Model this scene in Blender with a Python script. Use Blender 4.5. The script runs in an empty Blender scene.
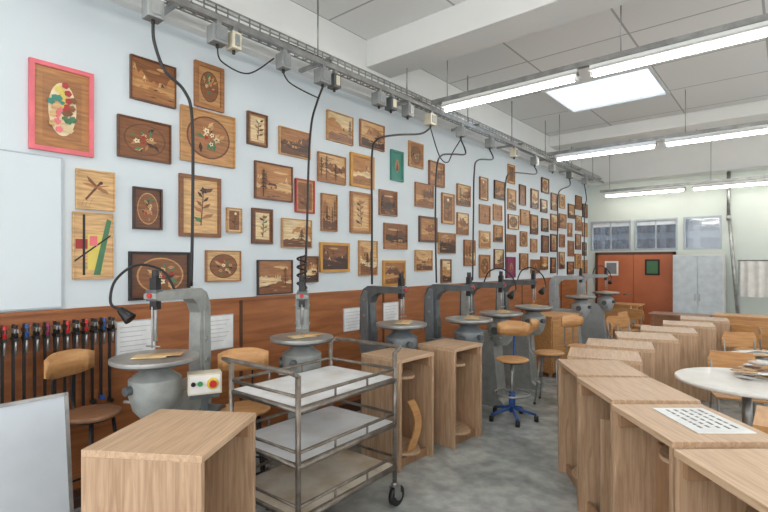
import bpy, bmesh, math, random
from mathutils import Vector, Matrix
sc=bpy.context.scene
sc.view_settings.view_transform='Standard'
sc.view_settings.look='None'
sc.view_settings.exposure=0.25
R=math.radians

# ---------------------------------------------------------------- materials
def lin(c):
    return tuple(((x/255)/12.92 if x/255<=.04045 else ((x/255+.055)/1.055)**2.4) for x in c)+(1.0,)
MATS={}
def mat(name,c,rough=.5,metal=0.0,c2=None,scale=8,stretch=(1,1,1),bump=0.0,emit=0,detail=4,lo=.35,hi=.65,spec=.5,dist=0):
    if name in MATS: return MATS[name]
    m=bpy.data.materials.new(name); m.use_nodes=True
    nt=m.node_tree; b=nt.nodes['Principled BSDF']
    b.inputs['Base Color'].default_value=lin(c)
    b.inputs['Roughness'].default_value=rough
    b.inputs['Metallic'].default_value=metal
    b.inputs['Specular IOR Level'].default_value=spec
    tc=nt.nodes.new('ShaderNodeTexCoord'); mp=nt.nodes.new('ShaderNodeMapping')
    mp.inputs['Scale'].default_value=stretch
    nt.links.new(tc.outputs['Object'],mp.inputs['Vector'])
    n=nt.nodes.new('ShaderNodeTexNoise'); n.inputs['Scale'].default_value=scale; n.inputs['Detail'].default_value=detail
    n.inputs['Distortion'].default_value=dist
    nt.links.new(mp.outputs[0],n.inputs['Vector'])
    if c2 is None: c2=tuple(x*.93 for x in c)
    r=nt.nodes.new('ShaderNodeValToRGB')
    r.color_ramp.elements[0].position=lo; r.color_ramp.elements[1].position=hi
    r.color_ramp.elements[0].color=lin(c); r.color_ramp.elements[1].color=lin(c2)
    nt.links.new(n.outputs['Fac'],r.inputs['Fac']); nt.links.new(r.outputs['Color'],b.inputs['Base Color'])
    if bump:
        bp=nt.nodes.new('ShaderNodeBump'); bp.inputs['Strength'].default_value=bump; bp.inputs['Distance'].default_value=.002
        nt.links.new(n.outputs['Fac'],bp.inputs['Height']); nt.links.new(bp.outputs[0],b.inputs['Normal'])
    if emit:
        b.inputs['Emission Color'].default_value=lin(c); b.inputs['Emission Strength'].default_value=emit
    MATS[name]=m; return m

oak_v=mat('oak_vertical_grain',(190,160,130),.45,c2=(162,130,101),scale=3,stretch=(18,18,1.2),dist=.8,bump=.1,detail=8)
oak_h=mat('oak_top_grain',(202,172,142),.4,c2=(177,146,116),scale=3,stretch=(1.2,20,14),dist=.8,bump=.1,detail=8)
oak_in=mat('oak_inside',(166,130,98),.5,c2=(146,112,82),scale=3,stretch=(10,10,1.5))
beech=mat('beech_ply',(204,156,104),.4,c2=(186,136,86),scale=3,stretch=(2,12,12))
darkwood=mat('dark_seat_wood',(150,108,78),.4,c2=(128,90,64),scale=3,stretch=(2,12,12))
wallblue=mat('wall_pale_blue',(207,216,221),.8,c2=(203,213,218),scale=1.2)
wallwhite=mat('white_paint',(227,228,226),.7,c2=(223,225,223),scale=2)
wallgreen=mat('wall_grey_green',(204,212,206),.8,c2=(198,207,201),scale=1)
brown=mat('brown_panel',(168,106,62),.45,c2=(142,86,48),scale=2.2,stretch=(1,.8,8),detail=8,dist=.7)
browndk=mat('dark_brown_skirting',(84,52,36),.55)
steel=mat('galvanised_steel',(165,166,164),.35,.7,c2=(140,141,140),scale=10)
tubemat=mat('trolley_tube_steel',(134,128,120),.35,.5,c2=(106,96,86),scale=14)
white_lam=mat('white_laminate',(226,226,224),.35,c2=(212,209,204),scale=5)
worn=mat('worn_white_tray',(224,227,230),.4,c2=(198,195,188),scale=4,lo=.45,hi=.75,detail=8)
dirty=mat('dusty_tray',(208,200,186),.6,c2=(164,146,120),scale=4,lo=.4,hi=.7,detail=9)
cast=mat('cast_grey_paint',(156,160,157),.4,.1,c2=(140,144,141),scale=12)
castdk=mat('cast_dark_grey',(96,101,103),.4,.2,c2=(80,85,87),scale=12)
tabletop=mat('machined_table',(166,167,164),.3,.4,c2=(140,141,138),scale=7)
black=mat('black_rubber',(26,26,28),.45)
blackm=mat('black_metal',(40,40,42),.35,.3)
red=mat('red_plastic',(190,40,36),.4)
green=mat('green_plastic',(50,140,80),.4)
yellow=mat('yellow_label',(214,190,70),.5)
bluep=mat('blue_paint',(44,84,150),.4)
paper=mat('paper_white',(236,238,238),.8)
printm=mat('print_grey',(130,134,138),.8)
panelg=mat('light_grey_sheet',(196,204,211),.35,.1,c2=(186,195,203),scale=3)
beige=mat('beige_box',(210,202,180),.5)
pinkf=mat('pink_frame',(222,110,120),.5)
goldf=mat('gold_frame',(196,142,66),.4,.2)
rope=mat('curtain_cloth',(232,232,228),.9)
boxgrey=mat('box_grey',(138,142,142),.45,c2=(120,124,124))
edgeg=mat('board_edge_grey',(182,190,196),.5)
V=[mat('veneer_%d'%i,c,.4,c2=tuple(x*.8 for x in c),scale=4,stretch=(1,1.5,14),detail=7) for i,c in enumerate([
 (216,174,120),(196,146,92),(166,112,68),(136,86,50),(104,64,40),(66,40,30),(226,200,154),(182,126,74)])]
C_red=mat('veneer_red',(170,52,48),.5); C_grn=mat('veneer_green',(70,120,84),.5); C_blk=mat('veneer_black',(30,26,26),.5)
C_yel=mat('veneer_yellow',(216,196,96),.5); C_crm=mat('veneer_cream',(232,214,176),.5); C_tea=mat('veneer_teal',(60,132,116),.5)
C_mag=mat('veneer_magenta',(130,44,80),.5)

def floor_mat():
    m=bpy.data.materials.new('polished_concrete'); m.use_nodes=True; nt=m.node_tree; b=nt.nodes['Principled BSDF']
    tc=nt.nodes.new('ShaderNodeTexCoord')
    def nz(s,d,dist=0):
        n=nt.nodes.new('ShaderNodeTexNoise'); n.inputs['Scale'].default_value=s; n.inputs['Detail'].default_value=d; n.inputs['Distortion'].default_value=dist
        nt.links.new(tc.outputs['Object'],n.inputs['Vector']); return n
    n1=nz(1.6,10,1.2); n2=nz(9,10)
    r=nt.nodes.new('ShaderNodeValToRGB'); e=r.color_ramp.elements
    e[0].position=.34; e[0].color=lin((136,142,141)); e[1].position=.68; e[1].color=lin((188,192,190))
    nt.links.new(n1.outputs['Fac'],r.inputs['Fac'])
    mx=nt.nodes.new('ShaderNodeMixRGB'); mx.blend_type='MULTIPLY'; mx.inputs['Fac'].default_value=.45
    r2=nt.nodes.new('ShaderNodeValToRGB'); r2.color_ramp.elements[0].position=.38; r2.color_ramp.elements[1].position=.6
    r2.color_ramp.elements[0].color=(.5,.51,.51,1)
    nt.links.new(n2.outputs['Fac'],r2.inputs['Fac'])
    nt.links.new(r.outputs[0],mx.inputs[1]); nt.links.new(r2.outputs[0],mx.inputs[2]); nt.links.new(mx.outputs[0],b.inputs['Base Color'])
    b.inputs['Roughness'].default_value=.26
    return m
def ceil_mat():
    m=bpy.data.materials.new('ceiling_tiles'); m.use_nodes=True; nt=m.node_tree; b=nt.nodes['Principled BSDF']
    tc=nt.nodes.new('ShaderNodeTexCoord')
    br=nt.nodes.new('ShaderNodeTexBrick'); br.offset=0; br.inputs['Scale'].default_value=1
    br.inputs['Brick Width'].default_value=1.2; br.inputs['Row Height'].default_value=1.2; br.inputs['Mortar Size'].default_value=.012
    br.inputs['Mortar Smooth'].default_value=0
    br.inputs['Color1'].default_value=lin((230,231,230)); br.inputs['Color2'].default_value=lin((226,227,226)); br.inputs['Mortar'].default_value=lin((172,174,174))
    nt.links.new(tc.outputs['Object'],br.inputs['Vector']); nt.links.new(br.outputs['Color'],b.inputs['Base Color'])
    b.inputs['Roughness'].default_value=.85
    return m

# ---------------------------------------------------------------- mesh builder
class B:
    def __init__(s):
        s.bm=bmesh.new(); s.mats=[]; s.M=Matrix()
    def mi(s,m):
        if m not in s.mats: s.mats.append(m)
        return s.mats.index(m)
    def face(s,vs,m,smooth=False):
        try: f=s.bm.faces.new(vs)
        except ValueError: return
        f.material_index=s.mi(m); f.smooth=smooth
    def v(s,p): return s.bm.verts.new(s.M@Vector(p))
    def box(s,x0,y0,z0,x1,y1,z1,m):
        a=[s.v(p) for p in [(x0,y0,z0),(x1,y0,z0),(x1,y1,z0),(x0,y1,z0),(x0,y0,z1),(x1,y0,z1),(x1,y1,z1),(x0,y1,z1)]]
        for q in [(3,2,1,0),(4,5,6,7),(0,1,5,4),(1,2,6,5),(2,3,7,6),(3,0,4,7)]: s.face([a[i] for i in q],m)
    def prism(s,poly,axis,a0,a1,m,smooth=False):
        def P(u,w,a): return {'x':(a,u,w),'y':(u,a,w),'z':(u,w,a)}[axis]
        A=[s.v(P(u,w,a0)) for u,w in poly]; C=[s.v(P(u,w,a1)) for u,w in poly]
        s.face(A[::-1],m); s.face(C,m)
        n=len(poly)
        for i in range(n): s.face([A[i],A[(i+1)%n],C[(i+1)%n],C[i]],m,smooth)
    def flat(s,poly,x,m):
        s.face([s.v((x,u,w)) for u,w in poly],m)
    def cyl(s,p0,p1,r,m,seg=14,r2=None):
        p0=Vector(p0);p1=Vector(p1);d=(p1-p0).normalized()
        a=d.orthogonal().normalized(); b=d.cross(a); r2=r if r2 is None else r2
        A=[];C=[]
        for i in range(seg):
            t=2*math.pi*i/seg; o=a*math.cos(t)+b*math.sin(t)
            A.append(s.v(p0+o*r)); C.append(s.v(p1+o*r2))
        for i in range(seg): s.face([A[i],A[(i+1)%seg],C[(i+1)%seg],C[i]],m,True)
        s.face(A[::-1],m); s.face(C,m)
    def tube(s,pts,r,m,seg=8,sm=5,closed=False):
        P=[Vector(p) for p in pts]
        if sm>1 and len(P)>2:
            Q=[];n=len(P)
            for i in range(n if closed else n-1):
                p0=P[(i-1)%n] if (closed or i>0) else P[i]; p1=P[i]; p2=P[(i+1)%n]; p3=P[(i+2)%n] if (closed or i+2<n) else p2
                for j in range(sm):
                    t=j/sm
                    Q.append(.5*((2*p1)+(p2-p0)*t+(2*p0-5*p1+4*p2-p3)*t*t+(3*p1-p0-3*p2+p3)*t**3))
            if not closed: Q.append(P[-1])
            P=Q
        rings=[];up=None;n=len(P)
        for i,p in enumerate(P):
            d=(P[(i+1)%n] if (closed or i<n-1) else p)-(P[i-1] if (closed or i>0) else p)
            d.normalize()
            if up is None: up=d.orthogonal().normalized()
            up=(up-d*up.dot(d)).normalized(); b=d.cross(up)
            rings.append([s.v(p+(up*math.cos(2*math.pi*k/seg)+b*math.sin(2*math.pi*k/seg))*r) for k in range(seg)])
        for i in range(n if closed else n-1):
            X=rings[i];Y=rings[(i+1)%n]
            for k in range(seg): s.face([X[k],X[(k+1)%seg],Y[(k+1)%seg],Y[k]],m,True)
        if not closed: s.face(rings[0][::-1],m); s.face(rings[-1],m)
    def lathe(s,prof,m,c=(0,0,0),seg=28,smooth=True):
        rings=[]
        for r,z in prof:
            rings.append([s.v((c[0]+r*math.cos(2*math.pi*k/seg),c[1]+r*math.sin(2*math.pi*k/seg),c[2]+z)) for k in range(seg)])
        for X,Y in zip(rings,rings[1:]):
            for k in range(seg): s.face([X[k],X[(k+1)%seg],Y[(k+1)%seg],Y[k]],m,smooth)
        s.face(rings[0][::-1],m); s.face(rings[-1],m)
    def done(s,name,loc=(0,0,0),rz=0,bevel=0):
        bmesh.ops.recalc_face_normals(s.bm,faces=s.bm.faces[:])
        me=bpy.data.meshes.new(name); s.bm.to_mesh(me); s.bm.free()
        for m in s.mats: me.materials.append(m)
        o=bpy.data.objects.new(name,me); sc.collection.objects.link(o)
        o.location=loc; o.rotation_euler=(0,0,rz)
        if bevel:
            md=o.modifiers.new('bevel','BEVEL'); md.width=bevel; md.segments=2; md.limit_method='ANGLE'
        return o

# ---------------------------------------------------------------- room
XR=7.6; YF=12.3; YB=-3.0; ZC=4.3
b=B(); b.box(-.2,YB,-.1,XR+.2,YF+.2,0,floor_mat()); b.done('floor')
cm=ceil_mat()
b=B()
for r in [(0-.2,YB,.9,YF+.2),(2.4,YB,XR+.2,YF+.2),(.9,YB,2.4,7.16),(.9,8.54,2.4,YF+.2)]:
    b.box(r[0],r[1],ZC,r[2],r[3],ZC+.12,cm)
b.done('ceiling')
b=B()
for r in [(.905,7.165,.95,8.535),(2.35,7.165,2.395,8.535),(.95,7.165,2.35,7.21),(.95,8.49,2.35,8.535)]:
    b.box(r[0],r[1],ZC-.015,r[2],r[3],ZC+.1,wallwhite)
b.box(.95,7.21,ZC+.02,2.35,8.49,ZC+.04,mat('skylight_diffuser',(214,234,255),.5,emit=1.2))
b.box(.86,7.12,ZC+.125,2.44,8.58,ZC+.15,wallwhite)
b.done('window_skylight')
b=B()
b.box(-.2,YB,1.37,0,YF,3.62,wallblue); b.box(-.2,YB,3.62,0,YF,ZC,wallwhite)
b.box(-.2,YB,.0,.0,YF,1.37,brown)
b.done('wall_left')
b=B(); b.box(0,YB,0,.03,YF,.12,browndk); b.done('baseboard_left')
b=B(); b.box(0,YB,3.60,.10,YF,3.68,wallwhite); b.box(0,YB,3.9,.05,YF,3.94,wallwhite); b.done('trim_1')
b=B(); b.box(0,YB,1.355,.018,YF,1.38,brown)
for yy in range(-2,12,2): b.box(0,yy+.5,.12,.006,yy+.53,1.355,browndk)
b.done('trim_2')
b=B()
wins=[(.08,.98),(1.05,1.92),(2.02,2.72)]
b.box(-.2,YF,0,XR+.2,YF+.2,1.97,wallgreen); b.box(-.2,YF,2.68,XR+.2,YF+.2,ZC,wallgreen)
xs=[-.2]+[v for w in wins for v in w]+[XR+.2]
for i in range(0,len(xs),2): b.box(xs[i],YF,1.97,xs[i+1],YF+.2,2.68,wallgreen)
b.done('wall_far')
alu=mat('window_aluminium',(170,180,188),.4,.2)
def glass_mat():
    m=bpy.data.materials.new('window_glass'); m.use_nodes=True; nt=m.node_tree
    out=nt.nodes['Material Output']; nt.nodes.remove(nt.nodes['Principled BSDF'])
    t=nt.nodes.new('ShaderNodeBsdfTransparent'); t.inputs[0].default_value=(.9,.94,.97,1)
    g=nt.nodes.new('ShaderNodeBsdfGlossy'); g.inputs['Roughness'].default_value=.05
    mx=nt.nodes.new('ShaderNodeMixShader'); mx.inputs[0].default_value=.1
    nt.links.new(t.outputs[0],mx.inputs[1]); nt.links.new(g.outputs[0],mx.inputs[2]); nt.links.new(mx.outputs[0],out.inputs[0])
    return m
gl=glass_mat(); blind=mat('roller_blind',(214,220,226),.8)
for i,(a,c) in enumerate(wins):
    b=B()
    b.box(a,YF-.01,1.97,c,YF+.08,2.01,alu);b.box(a,YF-.01,2.64,c,YF+.08,2.68,alu);b.box(a,YF-.01,2.01,a+.04,YF+.08,2.64,alu);b.box(c-.04,YF-.01,2.01,c,YF+.08,2.64,alu)
    b.box(a+.04,YF+.05,2.01,c-.04,YF+.055,2.64,gl)
    if i<2: b.box(a+.05,YF+.03,2.54,c-.05,YF+.045,2.64,blind); b.box((a+c)/2-.012,YF+.02,2.01,(a+c)/2+.012,YF+.06,2.64,alu)
    b.done('window_%d'%(i+1))
b=B(); fa=mat('facade_grey',(92,100,110),.7); fb=mat('facade_glass',(48,56,68),.2)
b.box(-8,24,0,14,30,4.6,fa)
for z in (1.6,2.3,3.0,3.7):
    for k in range(16): b.box(-7.8+k*1.25,23.95,z,-6.8+k*1.25,24.0,z+.42,fb)
b.done('neighbouring_building')
b=B(); b.box(-8,YF+.3,-.2,14,32,-.02,mat('outside_ground',(120,126,116),.9)); b.done('ground_outside')
b=B(); b.box(0,4.2,3.98,XR,4.65,ZC,wallwhite); b.done('trim_beam',bevel=.01)
b=B(); b.box(0,9.85,4.08,XR,10.25,ZC,wallwhite); b.done('trim_beam',bevel=.01)
b=B(); b.box(0,11.85,3.55,XR,YF,ZC,wallwhite); b.done('trim_bulkhead',bevel=.01)
b=B()
b.box(XR,YB,0,XR+.2,YF,1.0,wallwhite); b.box(XR,YB,3.6,XR+.2,YF,ZC,wallwhite)
for y in [YB,-.2,2.6,5.4,8.2,11.0,YF-.3]: b.box(XR,y,1.0,XR+.2,y+.3,3.6,wallwhite)
b.done('wall_right')
for i,y in enumerate([YB,-.2,2.6,5.4,8.2]):
    b=B(); y0=y+.3; y1=y+2.8 if i else -.2
    for z in (1.0,2.25,3.54): b.box(XR+.05,y0,z,XR+.1,y1,z+.06,alu)
    for yy in (y0,(y0+y1)/2,y1-.05): b.box(XR+.05,yy,1.0,XR+.1,yy+.05,3.6,alu)
    b.done('window_%d'%(i+4))
doorm=mat('door_orange_brown',(190,110,72),.45,c2=(174,98,62),scale=2)
b=B(); Y=YF-.002
b.box(.2,Y-.05,0,.26,Y,1.93,browndk); b.box(1.83,Y-.05,0,1.89,Y,1.93,browndk); b.box(.2,Y-.05,1.87,1.89,Y,1.93,browndk)
for x0,x1 in ((.26,1.04),(1.05,1.83)):
    b.box(x0,Y-.045,.01,x1,Y-.005,1.87,doorm)
b.cyl((.96,Y-.08,.95),(.96,Y-.045,.95),.012,steel); b.cyl((.96,Y-.08,.95),(.84,Y-.08,.95),.012,steel)
b.box(.42,Y-.055,1.38,.72,Y-.046,1.72,paper); b.box(1.28,Y-.055,1.40,1.58,Y-.046,1.76,C_blk); b.box(1.32,Y-.06,1.44,1.54,Y-.055,1.72,C_grn)
b.box(.46,Y-.06,1.42,.68,Y-.055,1.68,printm)
b.done('door_1')
# ---------------------------------------------------------------- lights
tube_em=mat('fluorescent_tube',(255,250,240),.5,emit=25)
def lightrow(y,z,x0s,names='fluorescent_batten'):
    for x0 in x0s:
        b=B()
        b.box(0,-.04,.03,1.56,.04,.09,wallwhite)
        b.prism([(-.08,.03),(-.04,.06),(.04,.06),(.08,.03),(.07,.025),(-.07,.025)],'x',0,1.56,wallwhite)
        b.cyl((.03,0,0),(1.53,0,0),.02,tube_em,12)
        b.box(0,-.02,-.02,.03,.02,.04,wallwhite); b.box(1.53,-.02,-.02,1.56,.02,.04,wallwhite)
        b.done(names,(x0,y,z))
    b=B(); b.box(.5,-.03,.10,XR,.03,.15,steel)
    for x in (.7,2.6,4.2,5.8,7.3): b.cyl((x,0,.15),(x,0,ZC-z),.006,steel,6)
    b.done('light_suspension_rail',(0,y,z))
lightrow(4.86,3.5,[.65,2.33,4.01,5.69])
lightrow(8.5,3.5,[.65,2.33,4.01,5.69])
lightrow(11.6,3.18,[.6,2.28,3.96,5.64])
lightrow(1.2,3.5,[.65,2.33,4.01,5.69])  # row above the view, never seen, added to brighten the room
lightrow(-1.8,3.5,[.65,2.33,4.01,5.69])  # unseen row behind the camera, added for extra light

b=B()
for x in (.28,.44):
    for z in (3.60,3.635,3.67): b.box(x-.004,YB+.1,z,x+.004,YF-.5,z+.010,steel)
y=YB+.2
while y<YF-.6:
    b.box(.28,y,3.60,.44,y+.02,3.608,steel); b.box(.438,y,3.6,.444,y+.012,3.68,steel); b.box(.277,y,3.6,.282,y+.012,3.68,steel); y+=.10
b.box(.50,YB+.1,3.51,.53,YF-.5,3.55,steel)
y=YB+.5
while y<YF-.6:
    b.box(.10,y,3.57,.55,y+.04,3.60,steel); b.cyl((.36,y+.02,3.6),(.36,y+.02,ZC),.008,steel,6); y+=1.4
b.tube([(.36,YB+.1+i*.6,3.635+.012*math.sin(i*2.1)) for i in range(24)],.022,black,6,2)
b.tube([(.31,YB+.1+i*.6,3.63+.012*math.sin(i*1.3)) for i in range(24)],.016,printm,6,2)
b.done('cable_tray_rail')
for i,(y,sx,m) in enumerate([(1.50,.11,boxgrey),(1.98,.12,boxgrey),(2.12,.08,beige),(2.60,.09,boxgrey),(3.05,.13,boxgrey),(3.2,.09,castdk),(3.85,.13,boxgrey),(4.05,.10,castdk),(4.35,.1,boxgrey),(4.8,.12,beige),(5.5,.1,boxgrey),(6.3,.12,boxgrey),(7.1,.1,beige),(7.9,.12,boxgrey),(8.7,.12,boxgrey),(9.6,.12,castdk),(10.5,.12,boxgrey)]):
    b=B(); b.box(-.05,-sx/2,-.11,.05,sx/2,.02,m); b.box(.05,-sx/2+.02,-.09,.058,sx/2-.02,.0,beige if m is castdk else boxgrey); b.cyl((0,0,-.14),(0,0,-.11),.013,black)
    b.box(-.01,-.02,.02,.03,.02,.06,steel)
    b.done('electrical_box',(.50,y,3.45),0,.005)

# ---------------------------------------------------------------- pictures
def ell(cy,cz,a,bb,n=28): return [(cy+a*math.cos(2*math.pi*i/n),cz+bb*math.sin(2*math.pi*i/n)) for i in range(n)]
def picture(y0,y1,z0,z1,kind='land',fm=None,fw=.022,base=None,seed=0):
    rnd=random.Random(seed*7+3)
    w=y1-y0;h=z1-z0; b=B(); W=w/2;Hh=h/2
    fm=fm or V[3]; base=base or V[rnd.choice([0,1,6,7])]
    b.box(0.004,-W+.003,-Hh+.003,.018,W-.003,Hh-.003,base)
    for r in [(-W,-Hh,W,-Hh+fw),(-W,Hh-fw,W,Hh),(-W,-Hh+fw,-W+fw,Hh-fw),(W-fw,-Hh+fw,W,Hh-fw)]:
        b.box(0.002,r[0],r[1],.03,r[2],r[3],fm)
    W-=fw;Hh-=fw; X=[.0188]
    def fl(poly,m):
        b.flat([(max(-W,min(W,p)),max(-Hh,min(Hh,q))) for p,q in poly],X[0],m); X[0]+=.0004
    dk=lambda: V[rnd.choice([3,4,4,5])]
    dark=rnd.random()<.35
    def tree(cy,zb,zt,sp,m):
        fl([(cy-.02*W,zb),(cy+.02*W,zb),(cy+.008,zt),(cy-.008,zt)],V[5])
        for k in range(5):
            q=zb+(zt-zb)*(.35+.16*k); l=sp*(1-.16*k)*W
            fl([(cy-l,q),(cy-l*.4,q+.1*Hh),(cy,q+.16*Hh),(cy+l*.5,q+.09*Hh),(cy+l,q-.02*Hh),(cy,q+.03*Hh)],m)
    if kind=='land':
        def ridge(zb,amp,m,n=14):
            pts=[]; ph=rnd.random()*6; tilt=rnd.uniform(-.8,.8)
            for i in range(n+1):
                t=i/n; pts.append((-W+2*W*t, zb*Hh+amp*Hh*(math.sin(t*5+ph)*.6+rnd.uniform(-.45,.45)+tilt*(t-.5))))
            fl([(-W,-Hh)]+[(-W,pts[0][1])]+pts[1:-1]+[(W,pts[-1][1]),(W,-Hh)],m)
            return pts
        if dark: fl([(-W,-Hh),(W,-Hh),(W,Hh),(-W,Hh)],V[rnd.choice([2,3,7])])
        for k in range(rnd.randint(1,3)): fl(ell(W*rnd.uniform(-.6,.6),Hh*rnd.uniform(.5,.8),W*rnd.uniform(.2,.5),Hh*.07,12),V[rnd.choice([1,7,0])])
        pts=ridge(.25,.45,V[rnd.choice([2,7,3] if not dark else [4,4,3])])
        for k in range(5):
            p=pts[rnd.randint(1,12)]; fl([(p[0],p[1]),(p[0]-.12*W,p[1]-.35*Hh),(p[0]-.02*W,p[1]-.2*Hh),(p[0]+.06*W,p[1]-.4*Hh)],V[rnd.choice([0,1,6,5])])
        ridge(-.1,.25,V[rnd.choice([1,0,6] if not dark else [1,7,5])])
        ridge(-.45,.18,V[rnd.choice([3,4,2,5])])
        for k in range(rnd.randint(4,8)):
            cz=-Hh*rnd.uniform(.25,.92); cy=rnd.uniform(-.8,.8)*W; l=W*rnd.uniform(.1,.4)
            fl([(cy-l,cz),(cy,cz-Hh*.03),(cy+l,cz),(cy,cz+Hh*.04)],V[rnd.choice([0,1,5,4,7])])
        if rnd.random()<.4:
            cy=W*rnd.uniform(-.5,.5); cz=-Hh*.3; s_=min(W,Hh)*.24
            fl([(cy-s_,cz-s_*.5),(cy+s_,cz-s_*.5),(cy+s_,cz+s_*.3),(cy-s_,cz+s_*.3)],V[1])
            fl([(cy+s_,cz-s_*.5),(cy+s_*1.7,cz-s_*.3),(cy+s_*1.7,cz+s_*.3),(cy+s_,cz+s_*.3)],V[3])
            fl([(cy-s_*1.2,cz+s_*.3),(cy+s_*1.8,cz+s_*.3),(cy+s_*1.2,cz+s_*.9),(cy-s_*.6,cz+s_*.9)],V[5])
            fl([(cy-s_*.2,cz-s_*.5),(cy+s_*.2,cz-s_*.5),(cy+s_*.2,cz+.05*s_),(cy-s_*.2,cz+.05*s_)],V[4])
        for k in range(rnd.choice([0,1,1,2,3])):
            tree(W*rnd.uniform(-.85,.85),-Hh*rnd.uniform(.5,.95),Hh*rnd.uniform(.1,.8),rnd.uniform(.12,.3),dk())
    elif kind=='oval':
        ring=V[4] if base is not V[4] else V[1]; ins=V[rnd.choice([2,3,4])] if ring is V[1] else V[rnd.choice([2,3,3])]
        fl(ell(0,0,W*.84,Hh*.84),ring); fl(ell(0,0,W*.78,Hh*.78),ins)
        cc=[C_crm,V[6],V[0],C_red,V[1]]
        for k in range(12):
            a=rnd.random()*6.28; rr=rnd.uniform(.25,.6); cy,cz=math.cos(a)*rr*W,math.sin(a)*rr*Hh
            a2=a+rnd.uniform(-.8,.8); l=rnd.uniform(.12,.22); dx,dz=math.cos(a2)*l*W,math.sin(a2)*l*Hh
            fl([(cy-dx,cz-dz),(cy-dz*.4,cz+dx*.4),(cy+dx,cz+dz),(cy+dz*.4,cz-dx*.4)],rnd.choice([V[5],V[1],V[7],C_grn,C_grn,V[0]]))
        for k in range(6):
            a=k*1.05+rnd.random(); rr=rnd.uniform(.05,.42); cy,cz=math.cos(a)*rr*W,math.sin(a)*rr*Hh; q=rnd.uniform(.09,.16)
            fl([(cy+math.cos(t*.628)*W*q*(1 if t%2 else .6),cz+math.sin(t*.628)*Hh*q*(1 if t%2 else .6)) for t in range(10)],cc[rnd.randint(0,4)])
            fl(ell(cy,cz,W*.035,Hh*.035,6),V[4])
    elif kind=='plant':
        fl([(-W*.8,-Hh*.85),(W*.8,-Hh*.85),(W*.8,Hh*.85),(-W*.8,Hh*.85)],V[rnd.choice([0,6,1,2,3])])
        sh=rnd.uniform(-.2,.2)*W
        for k in range(8):
            z=-Hh*.6+k*Hh*.16+rnd.uniform(-.05,.05)*Hh; sgn=1 if k%2 else -1; q=rnd.uniform(.5,1.3)
            fl([(sh*k/8,z),(sh+sgn*W*.35*q,z+Hh*.06),(sh+sgn*W*.5*q,z+Hh*.22),(sh+sgn*W*.15,z+Hh*.16)],rnd.choice([V[3],V[2],C_grn,V[5],V[4]]))
        fl([(-.005,-Hh*.7),(.005,-Hh*.7),(sh+.003,Hh*.6),(sh-.003,Hh*.6)],V[4])
        fl([(sh+math.cos(t*.628)*W*.25*(1 if t%2 else .55),Hh*.6+math.sin(t*.628)*Hh*.16*(1 if t%2 else .55)) for t in range(10)],rnd.choice([V[2],V[3],C_crm,V[5]]))
    elif kind=='quilt':
        fl([(-W*.72,-Hh*.78),(W*.72,-Hh*.78),(W*.72,Hh*.78),(-W*.72,Hh*.78)],V[2])
        fl(ell(0,0,W*.52,Hh*.68),C_crm)
        for k in range(34):
            a=k*2.4; rr=.08+.0125*k
            fl(ell(math.cos(a)*rr*W,math.sin(a)*rr*1.3*Hh,W*.15,Hh*.09,5),[C_red,V[0],C_grn,C_yel,pinkf,V[3],C_tea,V[6]][k%8])
    elif kind=='fly':
        fl([(-W*.6,-Hh*.5),(-W*.54,-Hh*.6),(W*.3,Hh*.35),(W*.2,Hh*.45)],V[4])
        for (tx,tz) in ((-.75,.35),(-.5,.75),(.75,-.15),(.8,.3)):
            fl([(0.05*W,.1*Hh),(tx*.6*W-.1*W,tz*.6*Hh+.02*Hh),(tx*W,tz*Hh),(tx*.7*W+.08*W,tz*.6*Hh+.14*Hh),(.12*W,.22*Hh)],V[rnd.choice([2,7,3])])
        fl(ell(W*.3,Hh*.42,W*.1,Hh*.09,10),V[5])
        for k in range(3): fl([(-.8*W+.2*k*W,-Hh*.9),(-.78*W+.2*k*W,-Hh*.9),(-.6*W+.25*k*W,-Hh*.3)],V[3])
    elif kind=='abstract':
        fl([(-W*.9,-Hh*.1),(-W*.1,-Hh*.1),(-W*.1,Hh*.2),(-W*.9,Hh*.2)],C_red)
        fl([(-W*.3,-Hh*.75),(W*.5,-Hh*.75),(W*.5,Hh*.35),(-W*.3,Hh*.35)],C_yel)
        fl([(0,-Hh*.9),(W*.35,-Hh*.9),(W*.95,Hh*.8),(W*.7,Hh*.85)],C_grn)
        fl([(-W*.55,-Hh*.9),(-W*.42,-Hh*.9),(-W*.42,Hh*.95),(-W*.55,Hh*.95)],C_blk)
        fl([(-W*.95,-Hh*.5),(W*.9,Hh*.3),(W*.9,Hh*.36),(-W*.95,-Hh*.44)],C_blk)
        fl([(-W*.2,0),(W*.2,0),(W*.2,Hh*.3),(-W*.2,Hh*.3)],pinkf)
    elif kind=='solid':
        fl([(-W*.7,-Hh*.75),(W*.7,-Hh*.75),(W*.7,Hh*.75),(-W*.7,Hh*.75)],base)
        fl(ell(0,0,W*.4,Hh*.5,12),V[7]); fl([(-W*.3,-Hh*.4),(W*.3,-Hh*.4),(W*.1,Hh*.1),(0,Hh*.35),(-W*.1,Hh*.1)],V[4])
    return b.done('marquetry_picture',(0,(y0+y1)/2,(z0+z1)/2))
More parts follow.
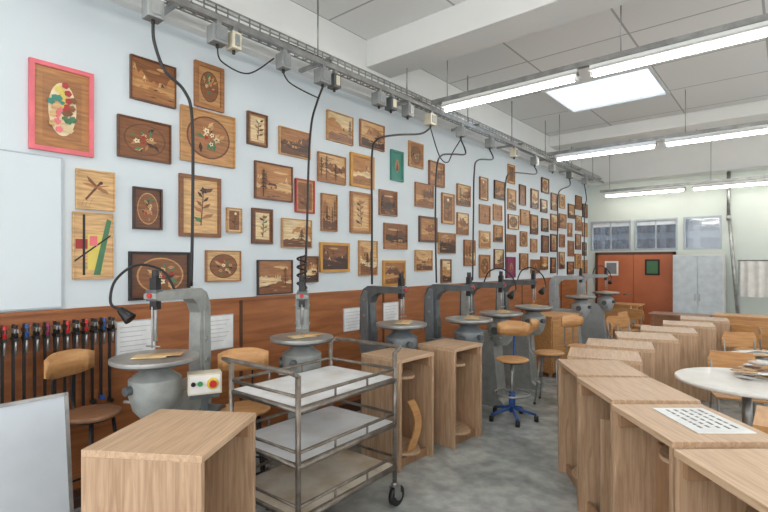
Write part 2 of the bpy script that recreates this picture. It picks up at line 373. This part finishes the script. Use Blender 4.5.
PL=[(.92,1.3,2.44,3.03,'quilt',pinkf,.03,V[7]),(1.55,1.9,2.93,3.26,'land',V[4],.01,V[3]),(2.06,2.33,3.0,3.38,'oval',V[2],.035,V[1]),
(1.46,1.86,2.48,2.79,'oval',V[4],.012,V[3]),(1.94,2.44,2.53,2.98,'oval',V[1],.012,V[1]),(1.19,1.44,2.07,2.35,'fly',V[0],.01,V[0]),
(1.57,1.79,1.95,2.27,'oval',V[5],.015,V[4]),(1.93,2.3,1.91,2.42,'plant',V[3],.03,V[0]),(1.17,1.43,1.58,2.05,'abstract',V[0],.005,V[0]),
(1.54,2.02,1.41,1.78,'oval',C_blk,.02,V[4]),(2.16,2.5,1.53,1.80,'oval',V[2],.01,V[0]),(2.36,2.51,1.96,2.18,'plant',V[1],.01,V[6]),
(2.57,2.79,2.78,3.08,'plant',V[4],.015,V[2]),(2.65,3.09,2.29,2.64,'land',V[4],.012,V[7]),(2.62,2.85,1.87,2.2,'plant',V[4],.02,V[3]),
(2.93,3.32,2.75,3.02,'land',V[1],.01,V[0]),(2.96,3.34,1.84,2.13,'land',V[1],.01,V[6]),(2.68,3.09,1.39,1.72,'land',V[5],.012,V[2]),
(3.13,3.38,2.2,2.54,'plant',C_red,.012,V[1]),(3.2,3.43,1.49,1.76,'land',V[4],.015,V[3]),(3.56,3.96,3.01,3.33,'land',V[1],.01,V[6]),
(3.43,3.84,2.55,2.86,'land',V[2],.012,V[0]),(3.48,3.71,2.03,2.43,'land',V[2],.012,V[1]),(3.46,3.9,1.59,1.91,'land',goldf,.03,V[0]),
(4.08,4.51,3.04,3.35,'land',V[2],.012,V[0]),(3.92,4.32,2.56,2.94,'land',goldf,.03,V[7]),(3.92,4.27,2.03,2.5,'plant',V[2],.03,V[1]),
(4.06,4.38,1.54,1.95,'land',V[1],.012,V[0]),(4.42,4.76,2.27,2.58,'land',V[2],.012,V[7]),(4.51,4.97,1.86,2.18,'land',V[2],.012,V[0]),
(4.49,4.93,1.35+.05,1.72,'land',goldf,.03,V[7]),(4.64,4.89,2.72,3.1,'solid',C_tea,.03,C_tea),(5.01,5.33,2.95,3.28,'oval',V[1],.02,V[2]),
(5.15,5.57,2.44,2.76,'land',V[2],.01,V[0]),(5.24,5.66,1.97,2.32,'land',V[4],.03,V[7]),(5.15,5.54,1.58,1.86,'land',V[1],.01,V[0]),
(5.47,5.85,2.76,3.1,'land',V[3],.02,V[1]),(5.79,6.11,2.25,2.69,'plant',V[2],.01,V[0]),(5.70,6.15,1.82,2.12,'land',V[1],.01,V[0]),
(5.77,6.03,1.4,1.74,'land',V[3],.02,V[6]),(6.2,6.58,2.55,2.87,'land',V[2],.01,V[0]),(6.2,6.52,2.11,2.44,'land',V[2],.01,V[6]),(6.4,6.73,1.64,2.04,'land',V[3],.01,V[7])]
for i,p in enumerate(PL): picture(*p,seed=i)
rnd=random.Random(11); y=6.88; col=0
while y<11.9:
    z=1.45+(.12 if col%2 else 0)+rnd.uniform(-.03,.03)
    while z<3.1:
        w=rnd.uniform(.26,.42); h=rnd.uniform(.26,.38)
        yy=y+rnd.uniform(-.03,.03); k=rnd.choice(['land','land','land','plant','oval','solid'])
        base=None; fm=V[rnd.choice([1,2,3,4,2,5])]
        if rnd.random()<.06: base=fm=rnd.choice([C_tea,C_mag,C_red]); k='solid'
        if k=='solid' and base is None: base=V[rnd.choice([2,3])]
        picture(yy,yy+w,z,z+h,k,fm,rnd.choice([.012,.02,.03]),base,seed=100+int(y*100+z*10))
        z+=h+rnd.uniform(.07,.14)
    y+=.5; col+=1

b=B(); b.box(.002,-.4,0,.02,.4,1.0,wallblue); b.box(.002,-.41,-.01,.025,.41,0,edgeg); b.box(.002,.4,0,.025,.408,1.008,edgeg); b.box(.002,-.41,1.0,.025,.4,1.008,edgeg)
b.done('notice_board',(0.0,.7,1.40))
lg=mat('faint_print',(190,194,198),.8)
for y0,y1,z0,z1 in [(1.45,1.74,.97,1.26),(2.08,2.43,.94,1.24),(3.82,4.16,.92,1.18),(4.5,4.8,.95,1.2)]:
    b=B(); w=y1-y0;h=z1-z0
    b.box(.0,0,0,.012,w,h,edgeg); b.box(.012,.008,.008,.016,w-.008,h-.008,paper)
    for k in range(6): b.box(.016,.03,h-.05-k*.035,.0165,w-.04-(k%3)*.03,h-.045-k*.035,lg)
    b.done('instruction_sheet',(.0,y0,z0))

b=B(); b.box(.0,-.45,0,.04,.42,.05,beech); b.box(.04,-.45,-.005,.06,.42,.012,darkwood)
b.done('clamp_rack',(.0,1.02,1.21))
b=B(); rnd=random.Random(4)
for k in range(15):
    y=-.42+k*.056; L=rnd.uniform(.5,.8); hc=[blackm,red,blackm,red,blackm,bluep,blackm,C_mag][k%8]
    b.box(.07,y-.008,.06-L,.085,y+.008,.10,blackm)
    b.box(.06,y-.012,.05,.15,y+.012,.075,blackm if k%2 else steel)
    b.cyl((.14,y,.02),(.14,y,.10),.012,hc,10,.010); b.box(.06,y-.012,.0,.15,y+.012,.02,blackm)
    b.cyl((.14,y,-.08),(.14,y,.02),.007,steel,6)
    b.box(.065,y-.013,.06-L,.12,y+.013,.085-L,hc)
b.done('bar_clamps',(.0,1.02,1.21))
b=B(); b.M=Matrix.Rotation(R(-8),4,'Y')
n=8; poly=[(-.42,0),(.30,0)]+[(.30+.1*math.sin(i/n*math.pi/2),.1-.1*math.cos(i/n*math.pi/2)) for i in range(1,n+1)]+[(.40,.94),(-.42,.94)]
b.prism(poly,'x',0,.012,panelg)
for f in ((-.43,-.005,-.41,.95),(.39,.1,.41,.95),(-.42,.93,.40,.95)): b.box(-.004,f[0],f[1],.018,f[2],f[3],steel)
b.done('leaning_sheet_panel',(.74,.55,.01))

# ---------------------------------------------------------------- cabinets
def cabinet(x,y,rz,w=.62,d=.50,h=.91,name='oak_cabinet',var=0):
    b=B(); W=w/2;T=.028
    b.box(-W,-d/2,h-.03,W,d/2,h,oak_h)
    b.box(-W,-d/2+.004,0,-W+T,d/2,h-.03,oak_v); b.box(W-T,-d/2+.004,0,W,d/2,h-.03,oak_v)
    b.box(-W+T,d/2-.02,.04,W-T,d/2-.002,h-.03,oak_v)
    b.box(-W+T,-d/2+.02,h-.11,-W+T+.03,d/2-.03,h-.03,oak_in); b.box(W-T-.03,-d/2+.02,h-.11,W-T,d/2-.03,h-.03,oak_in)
    def sh(z,dep,bul):
        n=10;yb=d/2-.02; pts=[(W-T,yb),(-W+T,yb)]
        for i in range(n+1):
            t=i/n; pts.append((-W+T+(2*W-2*T)*t, yb-dep-bul*math.sin(math.pi*t)))
        b.prism(pts,'z',z,z+.022,oak_h)
    sh(h-.2,.14,.22); sh(.08,.22,.2)
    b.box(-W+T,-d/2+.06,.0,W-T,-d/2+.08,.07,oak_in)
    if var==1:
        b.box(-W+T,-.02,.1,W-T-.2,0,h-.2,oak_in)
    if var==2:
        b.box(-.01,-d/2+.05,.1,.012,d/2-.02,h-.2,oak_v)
    if var==3:
        n=8
        o=[( .02+.10*math.sin(i/n*math.pi), .11+.42*i/n) for i in range(n+1)]; q=[(p[0]-.09,p[1]) for p in o]
        b.prism(o+q[::-1],'y',-d/2+.05,-d/2+.068,beech)
    return b.done(name,(x,y,0),rz,.002)
def cab_from(pa,pb,depth,away,**k):
    a=Vector(pa);bb=Vector(pb); mid=(a+bb)/2; e=(bb-a); w=e.length; e.normalize(); n=Vector((-e.y,e.x))
    if n.dot(Vector(away))<0: n=-n
    rz=math.atan2(-n.x,n.y); c=mid+n*depth/2
    return cabinet(c.x,c.y,rz,w=w,d=depth,**k)
cab_from((1.97,1.03),(1.66,1.51),.54,(-1,-.6))
cab_from((1.40,3.06),(1.42,3.52),.44,(-1,0),var=3)
cab_from((1.48,3.76),(1.51,4.22),.44,(-1,0))
def rightcab(nx,ny,ang,w,d,var=0):
    e=Vector((-math.sin(R(ang)),math.cos(R(ang)))); a=Vector((nx,ny)); cab_from(a,a+e*w,d,(1,.3),var=var)
rightcab(3.80,1.92,41,.57,.50)
rightcab(3.405,2.44,40,.56,.50,1)
rightcab(3.02,2.96,38,.55,.50,2)
rightcab(2.66,3.47,34,.55,.48)
rightcab(2.37,4.10,16,.48,.56,1)
rightcab(2.31,4.76,14,.48,.58)
rightcab(2.42,5.46,18,.50,.56,1)
rightcab(2.48,6.20,12,.50,.56)
rightcab(2.57,6.98,10,.50,.56,1)
rightcab(2.64,7.78,8,.50,.56)

# ---------------------------------------------------------------- trolley
b=B(); lx=.62;ly=.89
X0,X1,Y0,Y1=-lx/2,lx/2,-ly/2,ly/2
for x in (X0,X1):
    for y in (Y0,Y1):
        b.cyl((x,y,.155),(x,y,1.07),.016,tubemat)
        b.cyl((x,y,.14),(x,y,.17),.026,steel)
        b.box(x-.026,y-.03,.075,x-.021,y+.035,.145,steel); b.box(x+.021,y-.03,.075,x+.026,y+.035,.145,steel); b.box(x-.026,y-.03,.14,x+.026,y+.035,.146,steel)
        b.cyl((x-.017,y+.02,.07),(x+.017,y+.02,.07),.07,black,24); b.cyl((x-.028,y+.02,.07),(x+.028,y+.02,.07),.03,steel,12)
for z,tm in ((.88,worn),(.57,worn),(.27,dirty)):
    b.box(X0,Y0,z,X1,Y1,z+.018,tm)
    b.tube([(X0,Y0,z),(X1,Y0,z),(X1,Y1,z),(X0,Y1,z)],.020,tubemat,8,1,closed=True)
    b.tube([(X0,Y0,z+.075),(X1,Y0,z+.075),(X1,Y1,z+.075),(X0,Y1,z+.075)],.011,tubemat,8,1,closed=True)
    for q in range(1,3):
        yy=Y0+ly*q/3
        for x in (X0,X1): b.cyl((x,yy,z),(x,yy,z+.075),.007,tubemat,8)
for y,s_ in ((Y0,-1),(Y1,1)):
    b.tube([(X0,y,1.0),(X0,y,1.06),(X0,y+s_*.04,1.09),(X0+.05,y+s_*.06,1.10),(X1-.05,y+s_*.06,1.10),(X1,y+s_*.04,1.09),(X1,y,1.06),(X1,y,1.0)],.014,tubemat,8,5)
b.done('steel_trolley',(1.40,2.17,0),R(2))

# ---------------------------------------------------------------- scroll saws
def saw(x,y,dirx,diry,lamp=1,topz=1.44,tone=None,arm=None,r=.25,slim=False,board=True):
    """local +x points from column toward table; table centre at local origin"""
    cm_=tone or cast; arm=arm or castdk
    b=B()
    e=-.50 if slim else -.58
    b.prism([(e,0),(.10,0),(.08,.06),(.02,.10),(-.04,.70),(.0,.86),(-.48,.86),(-.44,.70),(-.46,.10),(e+.04,.06)],'y',-.11,.11,cm_)
    b.lathe([(.08,.72),(.13,.78),(.155,.87),(.155,.97),(.10,1.01),(.07,1.04),(.07,1.07)],cm_,(0,0,0),28)
    b.cyl((0,-.175,.90),(0,-.13,.90),.045,castdk,16)
    for s_ in (-.06,.06): b.cyl((s_,-.18,.82),(s_,-.11,.82),.012,steel,8)
    b.cyl((.11,-.05,.92),(.18,-.07,.92),.028,castdk,14)
    b.cyl((.0,.0,1.04),(.0,.0,1.055),.12,castdk,20)
    q=.10 if slim else .06
    out=[(-.30-q,.80),(-.30-q,.98),(-.34-q*.6,1.10),(-.35-q*.6,topz-.16),(-.31-q*.6,topz-.09),(-.22-q,topz-.055),(.02,topz-.045),(.05,topz-.03),(.05,topz),(.0,topz+.012),(-.42,topz+.015),(-.49,topz-.02),(-.53,topz-.10),(-.54,1.0),(-.50,.80)]
    b.prism(out,'y',-.045,.045,arm)
    b.prism([(-.37-q*.6,.84),(-.38-q*.6,topz-.05),(-.46,topz-.03),(-.51,topz-.12),(-.51,.84)],'y',-.06,.06,cm_)
    for zz in (1.0,1.15,topz-.13): b.cyl((-.46,-.068,zz),(-.46,.068,zz),.016,steel,10)
    b.cyl((-.36,.08,.62),(-.36,.24,.62),.09,castdk,20); b.cyl((-.36,.24,.62),(-.36,.27,.62),.05,blackm,16)
    b.cyl((0,0,1.08),(0,0,1.105),r,tabletop,44); b.cyl((0,0,1.065),(0,0,1.08),r-.03,castdk,36)
    b.cyl((0,0,1.105),(0,0,1.108),.03,castdk,16)
    b.box(-.024,-.024,topz-.10,.024,.024,topz+.10,blackm); b.cyl((0,0,1.2),(0,0,topz-.08),.013,steel,10); b.cyl((0,0,topz+.09),(0,0,topz+.15),.022,blackm,14)
    b.cyl((.0,.0,1.108),(0,0,1.2),.003,steel,6); b.box(-.02,-.038,topz-.045,.04,.038,topz+.025,castdk)
    b.cyl((.04,0,topz-.01),(.062,0,topz-.01),.016,red,10)
    b.cyl((.02,-.05,1.17),(.02,.05,1.17),.006,steel,8); b.cyl((.03,0,1.16),(.03,0,topz-.08),.005,steel,6)
    if lamp:
        s_=-1 if lamp==1 else 1
        b.tube([(-.25,s_*.04,topz),(-.22,s_*.12,topz+.14),(-.12,s_*.24,topz+.18),(0,s_*.30,topz+.08),(.06,s_*.28,topz-.06),(.06,s_*.20,topz-.10)],.009,black,8,6)
        b.cyl((.06,s_*.21,topz-.10),(.05,s_*.14,topz-.16),.022,blackm,14,.042)
    if board:
        b.M=Matrix.Rotation(.5,4,'Z'); b.box(-.05,-.12,1.109,.10,.08,1.115,V[6]); b.box(-.02,-.02,1.115,.07,.16,1.12,V[0]); b.M=Matrix()
    return b.done('scroll_saw',(x,y,0),math.atan2(diry,dirx),.004)
bluecast=mat('blue_grey_cast',(120,127,131),.4,.2); lightcast=mat('light_grey_cast',(164,170,172),.4,.1)
saw(.73,1.41,.45,-.9,lamp=1,topz=1.50,arm=cast,slim=True,r=.26)
saw(.81,2.54,.76,-.66,lamp=0,arm=cast,slim=True)
saw(.90,3.72,1,-.05,lamp=0,tone=bluecast)
saw(1.20,4.50,1,.05,lamp=0,tone=bluecast)
saw(1.18,5.28,1,0,lamp=2)
saw(1.15,6.3,1,0,lamp=2)
saw(1.0,8.7,1,.1,lamp=0,tone=lightcast,arm=lightcast)
saw(1.0,10.2,1,.1,lamp=2,tone=lightcast,arm=lightcast)
b=B(); b.box(-.06,-.10,.87,.05,.10,1.0,beige); b.box(-.05,-.09,.84,.03,.09,.87,castdk); b.box(-.02,-.02,0,.02,.02,.84,castdk); b.box(-.08,-.08,0,.08,.08,.015,castdk)
b.box(.05,-.09,.88,.053,.09,.99,white_lam)
b.cyl((.05,.045,.935),(.06,.045,.935),.036,yellow,18); b.cyl((.06,.045,.935),(.08,.045,.935),.022,red,18)
b.cyl((.05,-.03,.94),(.065,-.03,.94),.016,green,14); b.cyl((.05,-.07,.94),(.065,-.07,.94),.014,blackm,14)
b.done('saw_control_box',(.95,1.62,0),R(-25),.004)

def cable(pts,r=.013,name='hanging_power_cable'): 
    b=B(); b.tube(pts,r,black,8,8); b.done(name)
cable([(.50,1.5,3.31),(.52,1.50,3.18),(.56,1.55,3.0),(.60,1.67,2.88),(.61,1.72,2.7),(.60,1.73,2.1),(.58,1.73,1.53)],.011)
cable([(.50,1.98,3.31),(.5,2.02,3.22),(.5,2.25,3.20),(.50,2.5,3.4)],.006)
cable([(.50,3.05,3.31),(.5,2.98,3.15),(.52,2.9,2.95),(.55,2.84,2.6),(.55,2.82,2.0),(.54,2.80,1.47)],.010)
b=B(); b.tube([(.60+.04*math.cos(i*.8),2.72+.04*math.sin(i*.8),1.47+i*.009) for i in range(34)],.009,black,6,2); b.done('coiled_power_cable')
cable([(.50,2.6,3.31),(.5,2.66,3.25),(.5,2.8,3.22),(.5,3.0,3.2)],.006)
cable([(.50,4.8,3.31),(.5,4.6,3.2),(.52,4.1,3.08),(.52,3.8,2.97),(.5,3.74,2.8),(.5,3.74,2.2),(.5,3.74,1.47)],.011)
cable([(.50,4.8,3.31),(.5,5.0,3.0),(.52,5.15,2.95),(.5,5.3,3.1),(.50,5.5,3.31)],.007)
cable([(.50,5.5,3.31),(.6,5.45,3.1),(.7,5.0,3.0),(.78,4.6,2.9),(.8,4.48,2.7),(.8,4.46,2.2),(.80,4.48,1.47)],.010)
cable([(.50,6.3,3.31),(.6,6.2,3.15),(.75,5.5,3.0),(.8,5.32,2.8),(.8,5.3,2.2),(.80,5.28,1.47)],.010)
cable([(.50,7.9,3.31),(.6,7.7,3.15),(.7,6.6,3.0),(.72,6.35,2.8),(.74,6.3,2.2),(.75,6.3,1.47)],.010)
cable([(.50,9.6,3.31),(.6,9.3,3.15),(.6,8.8,3.0),(.6,8.7,2.8),(.6,8.68,2.2),(.6,8.66,1.47)],.010)
cable([(.50,10.5,3.31),(.6,10.3,3.0),(.6,10.2,2.8),(.6,10.16,2.2),(.6,10.16,1.47)],.010)

# ---------------------------------------------------------------- stools & chairs
def stool(x,y,rz,seatz=.72,star=None,frame=None,wood=beech,seatw=None,name='workshop_stool'):
    fr=frame or blackm; b=B(); sw=seatw or wood
    b.lathe([(.165,0),(.175,.008),(.175,.022),(.16,.03),(.02,.026)],sw,(0,0,seatz-.03))
    N=10; prev=[]
    for i in range(N+1):
        t=-1+2*i/N; xx=.18*t; yy=.21-.05*t*t; e=.03*abs(t)**3
        prev.append((xx,yy,seatz+.21+e,seatz+.38-e))
    for i in range(N):
        A,C=prev[i],prev[i+1]; vs=[]
        for (xx,yy,z0,z1) in (A,C):
            vs+= [b.v((xx,yy,z0)),b.v((xx,yy,z1)),b.v((xx,yy+.014,z0)),b.v((xx,yy+.014,z1))]
        b.face([vs[0],vs[4],vs[5],vs[1]],wood,True); b.face([vs[2],vs[3],vs[7],vs[6]],wood,True)
        b.face([vs[1],vs[5],vs[7],vs[3]],wood); b.face([vs[0],vs[2],vs[6],vs[4]],wood)
        if i==0: b.face([vs[0],vs[1],vs[3],vs[2]],wood)
        if i==N-1: b.face([vs[4],vs[6],vs[7],vs[5]],wood)
    if star:
        b.cyl((0,0,.1),(0,0,seatz-.03),.022,steel); b.cyl((0,0,.08),(0,0,.3),.035,star)
        b.lathe([(.13,0),(.12,.012)],fr,(0,0,seatz-.045))
        for k in range(5):
            a=k*2*math.pi/5; c_,s_=math.cos(a),math.sin(a)
            b.cyl((0,0,.13),(c_*.25,s_*.25,.07),.02,star,10,.014); b.cyl((c_*.25,s_*.25,.0),(c_*.25,s_*.25,.06),.024,black,12)
        b.tube([(0,.02,seatz-.05),(0,.2,seatz-.05),(0,.25,seatz+.05),(0,.23,seatz+.33)],.012,star,8)
        b.tube([(math.cos(i)*.19,math.sin(i)*.19,.28) for i in [k*2*math.pi/12 for k in range(12)]],.009,steel,8,2,closed=True)
        for k in range(3): b.cyl((0,0,.28),(math.cos(k*2.09)*.19,math.sin(k*2.09)*.19,.28),.006,steel,6)
    else:
        for k in range(4):
            a=math.pi/4+k*math.pi/2; c_,s_=math.cos(a),math.sin(a)
            b.cyl((c_*.12,s_*.12,seatz-.03),(c_*.2,s_*.2,0),.012,fr,10); b.cyl((c_*.2,s_*.2,0),(c_*.2,s_*.2,.025),.016,black,10)
        b.tube([(math.cos(i)*.17,math.sin(i)*.17,.26) for i in [k*2*math.pi/12 for k in range(12)]],.008,fr,8,2,closed=True)
        b.tube([(math.cos(i)*.13,math.sin(i)*.13,seatz-.04) for i in [k*2*math.pi/12 for k in range(12)]],.008,fr,8,2,closed=True)
        for s_ in (-.07,.07): b.tube([(s_,.1,seatz-.04),(s_,.2,seatz-.03),(s_,.235,seatz+.06),(s_,.222,seatz+.34)],.008,fr,8)
    return b.done(name,(x,y,0),rz)
stool(.36,1.17,R(115),.74,seatw=darkwood)
stool(.86,1.98,R(60),.68)
stool(1.50,4.90,R(20),.66,star=bluep)
stool(1.58,5.75,R(100),.62,frame=steel)
stool(1.7,6.55,R(60),.6,frame=steel)
def chair(x,y,rz,fr=steel,name='school_chair'):
    b=B()
    b.prism([(-.19,-.19),(.19,-.19),(.2,.0),(.18,.19),(-.18,.19),(-.2,0)],'z',.44,.455,beech)
    b.prism([(-.19,.64),(.19,.64),(.2,.74),(.17,.82),(-.17,.82),(-.2,.74)],'y',.2,.214,beech)
    for s_ in (-.17,.17):
        b.tube([(s_*1.1,.24,0),(s_,.15,.43),(s_,.19,.6),(s_,.217,.8)],.011,fr,8); b.tube([(s_*1.1,-.2,0),(s_,-.15,.43)],.011,fr,8,1)
        b.cyl((s_,-.15,.43),(s_,.16,.43),.01,fr)
    b.cyl((-.17,-.15,.43),(.17,-.15,.43),.01,fr); b.cyl((-.17,.16,.43),(.17,.16,.43),.01,fr)
    return b.done(name,(x,y,0),rz,.002)
for p in [(3.42,5.62,15),(4.35,4.75,-80),(4.0,6.85,-20),(1.75,9.2,80),(1.65,7.3,-70),(3.42,7.3,30),(4.35,5.65,-60),(3.9,8.05,-10),(1.6,10.5,100),(1.8,8.3,40),(2.1,7.6,100),(1.5,9.7,-30),(3.4,8.6,160)]: chair(p[0],p[1],R(p[2]))

def rtable(x,y,r=.5,z=.75):
    b=B(); b.lathe([(r-.01,0),(r,.006),(r,.022),(r-.01,.028)],white_lam,(0,0,z-.028),48)
    b.cyl((0,0,.04),(0,0,z-.03),.035,steel,16); b.cyl((0,0,z-.05),(0,0,z-.028),.14,blackm,20)
    for k in range(4):
        a=k*math.pi/2+.5; b.cyl((0,0,.06),(math.cos(a)*.36,math.sin(a)*.36,.025),.022,blackm,10,.014)
        b.cyl((math.cos(a)*.36,math.sin(a)*.36,0),(math.cos(a)*.36,math.sin(a)*.36,.03),.02,black,10)
    return b.done('round_table',(x,y,0))
rtable(3.54,4.84,.5,.75); rtable(3.72,6.2,.42,.75); rtable(4.1,7.4,.42,.75)
b=B(); rnd=random.Random(3)
for k in range(26):
    b.M=Matrix.Translation((rnd.uniform(-.16,.16),rnd.uniform(-.16,.16),.001+k*.003))@Matrix.Rotation(rnd.random()*3,4,'Z')
    b.box(-.05,-.04,0,.06,.03,.0028,rnd.choice([V[0],V[6],V[1],paper,V[3]]))
b.done('veneer_offcuts',(3.62,5.0,.75))
b=B(); rnd=random.Random(8)
for k in range(8):
    b.M=Matrix.Translation((rnd.uniform(-.1,.1),rnd.uniform(-.1,.1),.001+k*.004))@Matrix.Rotation(rnd.random()*3,4,'Z')
    b.box(-.1,-.07,0,.1,.07,.0038,rnd.choice([V[0],V[6],paper,printm]))
b.done('paper_stack',(3.65,6.15,.75))
b=B(); b.box(-.19,-.135,0,.19,.135,.004,paper); rnd=random.Random(2)
for k in range(5):
    x=-.16
    while x<.13:
        l=rnd.uniform(.015,.05); b.box(x,.085-k*.042,.004,min(x+l,.16),.085-k*.042+.014,.0043,printm if rnd.random()<.5 else blackm); x+=l+rnd.uniform(.008,.02)
b.done('printed_sheet',(3.46,2.86,.911),R(-50))
def chest(x,y,rz,w,d,h,name='wooden_drawer_chest',m=None):
    m=m or beech; b=B(); b.box(-w/2,-d/2,h-.03,w/2,d/2,h,m); b.box(-w/2+.01,-d/2+.02,.06,w/2-.01,d/2-.01,h-.03,m)
    n=3
    for k in range(n):
        z0=.08+k*(h-.13)/n; b.box(-w/2+.03,-d/2+.005,z0,w/2-.03,-d/2+.02,z0+(h-.13)/n-.015,m); b.cyl((-.05,-d/2-.015,z0+.1),(.05,-d/2-.015,z0+.1),.008,steel,8)
        for s_ in (-.05,.05): b.cyl((s_,-d/2-.015,z0+.1),(s_,-d/2+.006,z0+.1),.005,steel,6)
    for sx in (-1,1):
        for sy in (-1,1): b.box(sx*(w/2-.04)-.02,sy*(d/2-.05)-.02,0,sx*(w/2-.04)+.02,sy*(d/2-.05)+.02,.06,m)
    return b.done(name,(x,y,0),rz,.003)
chest(3.86,3.80,R(-90),.5,.45,.75)
chest(1.0,7.4,R(78),.75,.45,.9)
chest(3.3,9.6,R(0),.9,.5,.85); chest(4.3,9.8,0,.9,.5,.85,m=darkwood)
def desk(x,y,rz,w=1.2,d=.6,h=.75,m=None):
    m=m or darkwood; b=B(); b.box(-w/2,-d/2,h-.03,w/2,d/2,h,m); b.box(-w/2+.05,-d/2+.05,h-.12,w/2-.05,-d/2+.07,h-.03,m)
    b.box(-w/2+.05,-d/2+.05,.25,w/2-.05,-d/2+.065,h-.12,m)
    for sx in (-1,1):
        for sy in (-1,1): b.box(sx*(w/2-.06)-.025,sy*(d/2-.06)-.025,0,sx*(w/2-.06)+.025,sy*(d/2-.06)+.025,h-.03,m)
    return b.done('wooden_workbench',(x,y,0),rz,.003)
desk(2.35,9.7,0,.9,.5,.8); desk(4.9,8.6,0,1.0,.6,.75,beech); desk(1.0,11.4,0,.8,.5,.8,beech)
b=B(); b.box(-.44,-.25,.06,.44,.25,1.85,white_lam); b.box(-.42,-.23,0,.42,.24,.06,castdk)
for s_ in (-1,1): b.box(min(0,s_*.43)+.003,-.268,.08,max(0,s_*.43)-.003,-.251,1.83,mat('pale_blue_door',(208,218,225),.4)); b.cyl((s_*.04,-.285,.9),(s_*.04,-.285,1.05),.008,steel,8); b.cyl((s_*.04,-.285,.97),(s_*.04,-.268,.97),.005,steel,6)
b.done('white_cupboard',(2.36,11.95,0),0,.004)
b=B(); b.cyl((2.86,12.1,2.6),(3.05,12.1,.0),.035,steel,14); b.cyl((2.85,12.1,2.6),(2.85,12.1,3.55),.035,steel,14); b.cyl((2.855,12.1,2.55),(2.85,12.1,2.65),.045,steel,14); b.done('vent_pipe')
b=B(); pts=[(i/40*1.1,.03*math.sin(i*1.1)) for i in range(41)]
A=[b.v((p[0],p[1],1.05)) for p in pts]; C=[b.v((p[0],p[1]*.6,1.72)) for p in pts]
for i in range(40): b.face([A[i],A[i+1],C[i+1],C[i]],rope,True)
b.cyl((-.05,0,1.73),(1.15,0,1.73),.012,steel,10); b.cyl((-.03,0,1.73),(-.03,0,0),.014,steel,10); b.cyl((1.13,0,1.73),(1.13,0,0),.014,steel,10)
for xx in (-.03,1.13): b.box(xx-.03,-.2,0,xx+.03,.2,.02,steel)
b.done('cloth_drying_rack',(3.1,11.3,0))

w=bpy.data.worlds.new('sky'); sc.world=w; w.use_nodes=True
bg=w.node_tree.nodes['Background']; bg.inputs['Color'].default_value=(.98,.985,1,1); bg.inputs['Strength'].default_value=2.15
cam=bpy.data.cameras.new('camera'); co=bpy.data.objects.new('camera',cam); sc.collection.objects.link(co)
co.location=(3.8,0,1.7); co.rotation_euler=(R(90),0,R(40)); cam.sensor_width=36; cam.lens=36*483/768; cam.shift_y=6/768
cam.clip_start=.05
sc.camera=co
